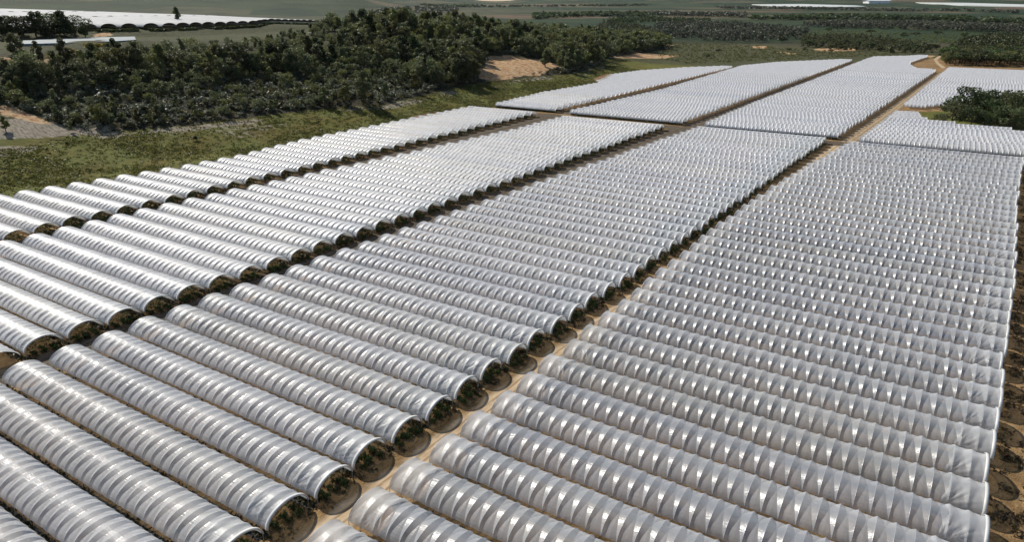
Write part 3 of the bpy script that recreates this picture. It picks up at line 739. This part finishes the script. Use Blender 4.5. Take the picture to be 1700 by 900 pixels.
for n_, (px, py, h, wd) in enumerate(CL):
    at_tree(px, py, h, 'oak', n_ % 6, L_DARK if n_ % 4 else L_GUM, 'dark evergreen tree, ' + wd, 1.05, 3600, .66, 'tree', 'dark tree clump between two blocks')
for n_, (px, py, h) in enumerate([(228, 203, 6), (262, 200, 7), (540, 176, 10), (575, 173, 12), (605, 170, 17), (640, 165, 9), (690, 154, 11), (755, 141, 17), (772, 138, 19), (788, 135, 15), (942, 118, 15), (958, 115, 16), (985, 106, 14), (1005, 100, 12)]):
    at_tree(px, py, h, 'gum', n_ % 6, L_GUM if n_ % 3 else L_OLIVE, ('low', 'tall')[h > 11] + ' tree at the wood edge casting a long shadow on the meadow', 1.05, 2200, .5, 'tree', 'trees along the wood edge')
at_tree(325, 234, 2.4, 'bush', 1, L_DARK, 'small dark bush standing alone on the meadow', 1.3, 420, 1.2, 'bush', None, 'bush')
at_tree(112, 240, 2.0, 'bush', 2, L_OLIVE, 'small olive bush on the pale bank edge at the left', 1.3, 420, 1.2, 'bush', None, 'bush')
# umbrella pines beyond the right-hand block
pp = pix_poly([(1566, 108), (1575, 92), (1600, 76), (1640, 66), (1720, 62), (1720, 112)])
xs_, ys_ = scatter(6000, min(p[0] for p in pp), max(p[0] for p in pp), min(p[1] for p in pp), max(p[1] for p in pp), 21)
ins = poly_dist(xs_, ys_, pp) > 0; xs_, ys_ = xs_[ins], ys_[ins]; pk = []
for a, b in zip(xs_, ys_):
    if all((a - c) ** 2 + (b - d) ** 2 > 80 for c, d in pk): pk.append((a, b))
pk.sort(key=lambda t: math.hypot(*t)); print('pines', len(pk)); pk_far = np.array(pk[130:]).reshape(-1, 2); pk = pk[:130]
for n_, (a, b) in enumerate(pk):
    m_ = (L_PINE, L_PINE, L_OLIVE, L_DARK)[n_ % 4]
    plant('umbrella_pine', 'pine' if n_ % 4 != 2 else 'oak', n_ % 6, m_, 1300, .75, (a, b, zt(a, b)), random.uniform(10.5, 14), 1.2, '%s umbrella pine in the grove beyond the far right block' % ('bright green', 'bright green', 'olive', 'dark green')[n_ % 4], 'pine tree', '%s pines in the grove beyond the far block' % ('bright green', 'bright green', 'olive', 'dark green')[n_ % 4])
for n_, (px, py) in enumerate([(1298, 70), (1340, 78), (1366, 78), (1392, 82), (1400, 76), (1420, 80), (1440, 82), (1460, 80), (1480, 86), (1500, 84), (1520, 86), (1545, 86), (1376, 52), (1390, 52), (1445, 58), (1500, 62), (1520, 62), (1555, 60), (1600, 62), (1660, 66), (1310, 86), (1336, 84), (1380, 88), (1192, 88), (1174, 96)]):
    at_tree(px, py, 11 if n_ < 20 else 5.5, 'pine' if n_ % 3 else 'oak', n_ % 6, L_DARK if n_ % 2 else L_PINE, 'rounded dark green pine standing in the valley past the far tunnel ends' if n_ < 20 else 'small dark shrub-like tree in the scrub past the far tunnel ends', 1.3, 1000, .9, 'pine_tree', 'pines in the valley' if n_ < 20 else 'small trees in the valley scrub')

# the back of the pine grove, valley scrub and the grey tree belts
if len(pk_far): mass('pine_grove', pk_far[:, 0], pk_far[:, 1], zt(pk_far[:, 0], pk_far[:, 1]), rng.uniform(10, 14, len(pk_far)), ['pine', 'oak'], 300, 1.3, L_PINE, 'back of the green pine grove at the right', 'grove', 51, 1.3)
def belt(name, poly, n, h0, h1, mat, label, seed, nn=90, size=1.5, cat='trees', kinds=('gum',), wx=1.3):
    P = pix_poly(poly); r = np.random.default_rng(seed)
    bx = [p[0] for p in P]; by = [p[1] for p in P]
    # sample evenly in the picture-independent ground polygon
    x, y = r.uniform(min(bx), max(bx), n * 40), r.uniform(min(by), max(by), n * 40); k = np.nonzero(poly_dist(x, y, P) > 0)[0][:n]
    return mass(name, x[k], y[k], zt(x[k], y[k]) - .3, r.uniform(h0, h1, len(k)), list(kinds), nn, size, mat, label, cat, seed, wx)
belt('riverside_trees', [(1080, 58), (1090, 44), (1140, 40), (1230, 42), (1340, 54), (1330, 66), (1230, 72), (1110, 64)], 800, 9, 15, L_FAR, 'belt of grey-green trees along the valley floor', 31)
belt('far_treeline', [(1330, 44), (1400, 40), (1500, 41), (1600, 44), (1720, 50), (1720, 57), (1600, 53), (1500, 49), (1400, 47)], 800, 10, 16, L_FAR, 'long grey-green treeline across the valley', 32)
belt('valley_trees', [(1330, 62), (1430, 62), (1500, 72), (1560, 82), (1540, 92), (1400, 84), (1330, 78)], 420, 6, 10, L_GUM, 'mixed trees on the valley floor behind the pines', 33)
belt('valley_scrub', [(1090, 96), (1110, 70), (1240, 74), (1340, 82), (1500, 90), (1400, 95), (1240, 102), (1140, 106)], 1500, 1.0, 2.6, L_OLIVE, 'low green scrub beyond the far tunnel ends', 34, 26, 2.8, 'scrub', ('bush',), 1.6)
for k_, (poly, n_) in enumerate([([(620, 20), (760, 14), (760, 19), (620, 26)], 160), ([(880, 27), (1000, 22), (1080, 24), (1080, 28), (980, 27), (890, 32)], 240), ([(1080, 22), (1240, 26), (1240, 29), (1080, 25)], 170), ([(1240, 30), (1480, 30), (1700, 36), (1700, 40), (1480, 34), (1240, 33)], 330), ([(1190, 12), (1480, 17), (1700, 21), (1700, 22.5), (1480, 18.5), (1190, 13.5)], 260), ([(700, 8), (900, 10), (1080, 8), (1080, 9.5), (900, 11.5), (700, 9.5)], 240)]):
    belt('far_hedgerow', poly, n_, 10, 18, L_DARK if k_ % 2 else L_FAR, ('tree line by the fields just behind the wood', 'dark tree belt across the fields above the riverside trees', 'tree line at the near edge of the far fields', 'long tree belt behind the valley treeline', 'far hedgerow between orchard fields at the right', 'hedgerow below the far skyline')[k_], 70 + k_, 40, 3.4, 'trees', ('oak',), 1.6)
belt('valley_floor_scrub', [(1330, 50), (1560, 55), (1720, 60), (1560, 78), (1330, 68)], 900, 1.2, 4.0, L_OLIVE, 'scattered scrub on the valley floor before the grey treeline', 37, 30, 2.6, 'scrub', ('bush',), 1.6)
belt('pine_treeline', [(1000, 36), (1080, 32), (1180, 36), (1180, 41), (1080, 38), (1010, 41)], 260, 10, 15, L_DARK, 'dark treeline across the far valley behind the wood', 35)
belt('hill_end_wood', [(960, 62), (1000, 40), (1060, 42), (1105, 60), (1110, 82), (1040, 84), (980, 86)], 520, 6, 11, L_GUM, 'grey-green trees on the low end of the wooded hill', 36, 200, 1.2)

# ------------------------------------------------------------------ meadow tussocks, weeds, crop plants
X3, Y3 = scatter(90000, -375, -240, 60, 650, 41)
lf = np.where(Y3 < 350, C3L(Y3), np.where(Y3 < 720, F3L(Y3), 0)); e3 = edge_f(Y3) - X3
k = (X3 < lf - 1.5) & (e3 < -1) & (rng.random(len(X3)) < .18 + sst(.38, .62, N2.fbm(X3 / 14, Y3 / 14)) * .5); X3, Y3 = X3[k], Y3[k]
Z3 = zt(X3, Y3); k = in_view(np.stack([X3, Y3, Z3], 1), 20); X3, Y3, Z3 = X3[k], Y3[k], Z3[k]
def tufts(name, X, Y, Z, n, size, spread, hz, mat, label, cat, seed):
    r = np.random.default_rng(seed); m_ = len(X)
    C = np.stack([np.repeat(X, n), np.repeat(Y, n), np.repeat(Z, n)], 1) + r.normal(size=(m_ * n, 3)) * (spread, spread, 0) + np.stack([np.zeros(m_ * n)] * 2 + [r.uniform(0, hz, m_ * n)], 1)
    v, qd = leaf_quads(C, size, r); t = np.clip(np.repeat(r.random(m_), n) * .6 + r.random(m_ * n) * .4, 0, 1)
    o = link(name, mesh_np(name, v, qd, t, mat=mat)); tag(o, label, cat, kind='stuff'); return o
for i, s in enumerate(SPECS[:190]):
    if s['b'] not in (0, 1, 2) or s['dist'] > 260: continue
    black = s['b'] == 1 and (s['y'] < 50 or N3(s['n'] * .37, 9.1) > .5)
    yl, yr = s['yl'] - .48, s['y'] - .48; n_ = 12; Vg = []
    for k_ in range(n_ + 1):
        t = k_ / n_; xx = s['xl'] + .5 + (s['xr'] - s['xl'] - 1) * t; yy = yl + (yr - yl) * t
        Vg += [(xx, yy - .72 + random.uniform(-.05, .05), .012 + .05 * random.random()), (xx, yy, .02), (xx, yy + .72 + random.uniform(-.05, .05), .012 + .05 * random.random())]
    qg = [(3 * a + c, 3 * a + 3 + c, 3 * a + 4 + c, 3 * a + 1 + c) for a in range(n_) for c in (0, 1)]
    tag(link('gully_floor', mesh_np('gully_floor', Vg, qg), None, FABRIC if black else GULLY), kind='structure')
print('tufts', len(X3))
tufts('meadow_grass', X3, Y3, Z3, 6, .62, .5, .32, L_GRASS, 'rough yellow-green tussocks on the meadow beside the tunnels', 'grass', 42)
gx_, gy_, gz_ = [], [], []
for i, s in enumerate(SPECS[:150]):
    if s['b'] > 3: continue
    n = 520 if s['dist'] < 170 else 200
    t = rng.random(n); x = s['xl'] + (s['xr'] - s['xl']) * t; y = s['yl'] + s['tilt'] * t - .48 + rng.normal(size=n) * .30
    k = N1.fbm(x / 5, y / 3) > .33
    gx_.append(x[k]); gy_.append(y[k]); gz_.append(np.zeros(k.sum()))
xo = rng.uniform(.5, 9, 2600); yo = rng.uniform(70, 340, 2600); k = N2.fbm(xo / 2.5, yo / 3) > .46
tufts('dry_weeds', C0R(yo[k]) + xo[k], yo[k], np.zeros(k.sum()), 7, .45, .35, .35, L_DRY, 'dry grass and weeds on the brown strip along the right edge', 'weeds', 47)
tufts('gully_weeds', np.concatenate(gx_), np.concatenate(gy_), np.concatenate(gz_), 4, .42, .22, .40, L_WEED, 'dark weeds and dry stalks in the gullies between tunnels', 'weeds', 43)
# rows of berry plants: single bushes at the nearest mouths, the rest as rows, plus dark strips painting shade
bm, _ = crown_mesh('bush', 77, 260, 1.7, L_CROP); bm2, _ = crown_mesh('bush', 78, 260, 1.7, L_CROP)
nb_ = 0; rx_, ry_, fxr, fyr = [], [], [], []
for i, s in enumerate(SPECS[:300]):
    if s['b'] >= 4 and s['n'] <= 2:  # dark leaf strip along the far fronts, standing in for shade under the hem
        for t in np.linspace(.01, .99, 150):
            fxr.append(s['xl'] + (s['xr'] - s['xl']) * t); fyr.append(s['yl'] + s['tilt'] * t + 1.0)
    if s['b'] not in (1, 2, 3): continue
    for row in (.24, .5, .76):
        for j in range(9):
            x = s['xr'] - .2 - j * 1.25 + random.uniform(-.3, .3) + (.3 if s['n'] % 2 else 0); y = s['y'] + row * s['w'] + random.uniform(-.2, .2)
            if j < 2 and nb_ < 290 and s['dist'] < 230:
                nb_ += 1
                o = link('berry_bush', bm if random.random() < .5 else bm2); o.location = (x, y, -.05); o.rotation_euler = (0, 0, random.uniform(0, 6.28))
                hh = random.uniform(.085, .125); o.scale = (hh, hh, hh)
                tag(o, 'green berry bush at a tunnel mouth in the %s' % s['words'], 'bush', 'berry bushes at tunnel mouths in the ' + s['words'])
            elif s['dist'] < 200: rx_.append(x); ry_.append(y)
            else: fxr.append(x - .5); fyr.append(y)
sx_, sy_ = [], []
for s in SPECS[:300]:
    if s['b'] in (1, 2) and s['dist'] < 240:
        m_ = 16; sx_ += list(s['xr'] + rng.uniform(-3.5, 1.6, m_)); sy_ += list(s['y'] + rng.uniform(0, s['w'], m_))
tufts('dry_straw', np.array(sx_), np.array(sy_), np.zeros(len(sx_)), 8, .38, .35, .22, L_DRY, 'dry straw on the soil at the tunnel mouths', 'straw', 48)
tufts('berry_rows', np.array(rx_), np.array(ry_), np.full(len(rx_), .1), 14, .34, .36, 1.2, L_CROP, 'rows of green berry plants inside the tunnel mouths', 'crop', 44)

tufts('far_berry_shade_rows', np.array(fxr), np.array(fyr), np.full(len(fxr), .1), 16, .55, .4, 1.5, L_DARK, 'dark berry plants in farther tunnel mouths and dark leaf strips as shade below far fronts', 'crop', 45)

# ------------------------------------------------------------------ reservoir, plateau tunnels, buildings
WATER, nt, out = new_mat('reservoir_liner'); tcw = nd(nt, 'ShaderNodeNewGeometry'); mpw = nd(nt, 'ShaderNodeMapping'); mpw.inputs['Scale'].default_value = (.02, .25, .2); nt.links.new(tcw.outputs['Position'], mpw.inputs[0])
nw = noise(nt, 1.0, 4, .6, mpw.outputs[0]); pw = princ(nt, ramp(nt, nw.outputs[0], [(.35, (.10, .135, .15)), (.6, (.18, .215, .225)), (.68, (.36, .38, .38))]), .7, .2); nt.links.new(pw.outputs[0], out.inputs[0])
pw_ = pix_poly([(40, 70), (90, 66), (160, 63), (224, 62), (226, 67), (190, 71), (120, 72), (60, 76), (20, 77)])
wz = max(float(zt(*p)) for p in pw_) + .4
me = mesh_np('reservoir_water', [(p[0], p[1], wz) for p in pw_] + [(p[0], p[1], wz - 5) for p in pw_], [tuple(range(9))] + [(i, i + 9, (i + 1) % 9 + 9, (i + 1) % 9) for i in range(9)])
tag(link('reservoir_water', me, None, WATER), kind='structure')
PW = 12.0; V = []; Qs = []; off = 0
a0 = hit(120, 37); a1 = hit(600, 27)
pf0 = np.array([-536., 200.]); pf1 = np.array([-455., 440.])
k = 0
for rowi, (x_off, Lp) in enumerate([(0, 150), (-165, 200), (-390, 260), (-680, 320), (-1030, 400)]):
    y = -250 if rowi else -40
    while y < (540 if rowi == 0 else 470 + 260 * rowi):
        xf = ((edge_f(y) - 215 - .6 * max(0, y - 385)) if rowi == 0 else np.interp(y, [-50, 376, 460, 1600], [-600, -480, -470, -560])) + x_off
        nbp = 12 if rowi == 0 else 2
        s = np.linspace(0, 1, 12)
        for c in range(nbp + 1):
            yy, zz = arch(s, PW - .7); xx = xf - Lp * c / nbp
            V.append(np.stack([np.full_like(s, xx), y + yy, zt(xx, y) + zz * 1.3 + .2], 1))
        id_ = np.arange((nbp + 1) * 12).reshape(-1, 12) + off
        Qs.append(np.stack([id_[:-1, :-1], id_[:-1, 1:], id_[1:, 1:], id_[1:, :-1]], -1).reshape(-1, 4)); off += (nbp + 1) * 12
        y += PW
o = link('plateau_polytunnels', mesh_np('plateau_polytunnels', np.concatenate(V), np.concatenate(Qs), smooth=True), None, simple('shade_mottled_film', (.46, .46, .45), .8, .1, .28, .05))  # film greyed against sun glare; mottling stands in for shading between ribs
tag(o, 'white mass of polytunnels covering the plateau above the wood', 'polytunnels', kind='stuff')

yh = np.arange(60, 500, .55); r_ = np.random.default_rng(61); yh = np.repeat(yh, 14) + r_.normal(size=len(yh) * 14) * .4
xh = edge_f(yh) - 208 - .6 * np.maximum(0, yh - 385) + r_.normal(size=len(yh)) * .7; k = N2.fbm(yh / 6, yh * 0 + 3.3) > .36; xh, yh = xh[k], yh[k]
v, qd = leaf_quads(np.stack([xh, yh, zt(xh, yh) + r_.uniform(-.2, 1.7, len(xh))], 1), 1.0, r_)
tag(link('hedge', mesh_np('hedge', v, qd, r_.random(len(xh)), mat=L_DARK)), 'long dark hedge below the tunnel mouths at the plateau edge', 'hedge')
WHITE = simple('white_sheet_metal', (.74, .75, .76), .5, .4, .08, .1)
ROOF = simple('pale_roof', (.55, .45, .40), .6, .3, .1, .1)
DOORM = simple('dark_door', (.10, .11, .12), .5, .3, .1, .5)
NET = simple('white_net', (.50, .52, .50), .8, .2, .3, .03)
def shed(p, lx, ly, h, rz, label, roofm, cat='building'):
    root = empty('shed', p, rz)
    V = [(-lx / 2, -ly / 2, -2), (lx / 2, -ly / 2, -2), (lx / 2, ly / 2, -2), (-lx / 2, ly / 2, -2), (-lx / 2, -ly / 2, h), (lx / 2, -ly / 2, h), (lx / 2, ly / 2, h), (-lx / 2, ly / 2, h), (-lx / 2, 0, h * 1.25), (lx / 2, 0, h * 1.25)]
    link('wall', mesh_np('wall', V, [(0, 1, 5, 4), (2, 3, 7, 6), (1, 2, 6, 9, 5), (3, 0, 4, 8, 7)]), root, WHITE)
    o_ = .04 * lx; t = h * .03 + .05
    Vr = []
    for (yy, zz) in ((-ly / 2 * 1.06, h * .985 + t), (0, h * 1.25 + t), (ly / 2 * 1.06, h * .985 + t)):
        for xx in (-lx / 2 - o_, lx / 2 + o_): Vr += [(xx, yy, zz), (xx, yy, zz + t)]
    q = []
    for a in (0, 4): q += [(a, a + 2, a + 6, a + 4), (a + 1, a + 5, a + 7, a + 3), (a, a + 4, a + 5, a + 1), (a + 2, a + 3, a + 7, a + 6)]
    q += [(0, 1, 3, 2), (8, 10, 11, 9)]
    link('roof', mesh_np('roof', Vr, q), root, roofm)
    dw, dh = min(lx * .25, 6), min(h * .8, 5)
    Vd = [(x_, -ly / 2 - y_, z_) for x_ in (-dw / 2, dw / 2) for y_ in (.02, .12) for z_ in (-1, dh)]
    link('door', mesh_np('door', Vd, [(0, 1, 3, 2), (4, 6, 7, 5), (2, 3, 7, 6), (1, 5, 7, 3)]), root, DOORM)
    tag(root, label, cat); return root
def at_dist(px, py, d):
    """ground point along a view azimuth at a given distance"""
    a = math.atan2((px - 850) / F_PX, math.cos(PITCH) - (py - 450) / F_PX * math.sin(PITCH)) 
    hd = YAW - a; x, y = -math.sin(hd) * d, math.cos(hd) * d; return np.array([x, y, float(zt(x, y))])
p = hit(740, 44)
shed(hit(738, 46) , 14, 8, 4, .6, 'small white house among the trees on the hill crest', WHITE)
shed(at_dist(130, 10, 1900), 75, 26, 8, YAW + .35, 'long pale shed standing behind the plateau tunnels at the left', ROOF)
p = hit(1455, 5); p = p if p is not None else at_dist(1455, 5, 5200)
dd = np.hypot(p[0], p[1]); shed(p, 30 * dd / 1133, 16 * dd / 1133, 3.4 * dd / 1133, YAW + .05, 'large white building far across the valley', WHITE)
def net(pts, label):
    P = [hit(*q_) for q_ in pts]
    if any(q_ is None for q_ in P): return
    n = len(P); V = [(q_[0], q_[1], q_[2] + 4.5) for q_ in P] + [(q_[0], q_[1], q_[2] - 3) for q_ in P]
    o = link('net_canopy', mesh_np('net_canopy', V, [tuple(range(n))] + [(i, i + n, (i + 1) % n + n, (i + 1) % n) for i in range(n)]), None, NET); tag(o, label, 'net house')
net([(1248, 7.5), (1330, 7), (1420, 9.5), (1438, 11), (1400, 12), (1300, 11.5)], 'long pale net canopy in the far orchard fields')
net([(1520, 4.2), (1600, 5), (1705, 8), (1705, 11.5), (1600, 9)], 'long pale net canopy at the far right of the valley')
# bundles of film left beside the far right block
for n_, (px, py) in enumerate([(1508, 177.5), (1516, 178.5), (1523, 179)]):
    p = hit(px, py); r = np.random.default_rng(n_)
    V, q = tube([(-1.6, 0, .3), (-1.2, .1, .5), (-.2, -.15, .62), (.7, .15, .5), (1.5, 0, .28)], [.15, .42, .5, .45, .12], 8)
    V = V + r.normal(size=V.shape) * .05
    o = link('film_bundle', mesh_np('film_bundle', V, q, smooth=True), None, FILM_END); o.location = p + (0, 0, .05); o.rotation_euler = (0, 0, .3 * n_)
    tag(o, ('white film bundle nearest the sandy track by the far right block', 'middle white film bundle on the ground by the far right block', 'white film bundle nearest the tree clump by the far right block')[n_], 'film bundle', 'film bundles')

# ------------------------------------------------------------------ thin air over the valley
hz, nt, out = new_mat('haze'); pv = nd(nt, 'ShaderNodeVolumePrincipled'); pv.inputs['Density'].default_value = 6e-6
pv.inputs['Color'].default_value = (.78, .86, .95, 1); pv.inputs['Anisotropy'].default_value = .2; nt.links.new(pv.outputs[0], out.inputs['Volume'])
zb, ztop = float(GZ.min()) - 1, max(float(GZ.max()), CAM_H) + 20; x0, x1, y0, y1 = gx[0] - 5, gx[-1] + 5, gy[0] - 5, gy[-1] + 5
Vh = [(x, y, z) for x in (x0, x1) for y in (y0, y1) for z in (zb, ztop)]
o = link('haze', mesh_np('haze', Vh, [(0, 1, 3, 2), (4, 6, 7, 5), (0, 4, 5, 1), (2, 3, 7, 6), (0, 2, 6, 4), (1, 5, 7, 3)]), None, hz); tag(o, 'thin pale haze in the air', 'haze', kind='stuff')
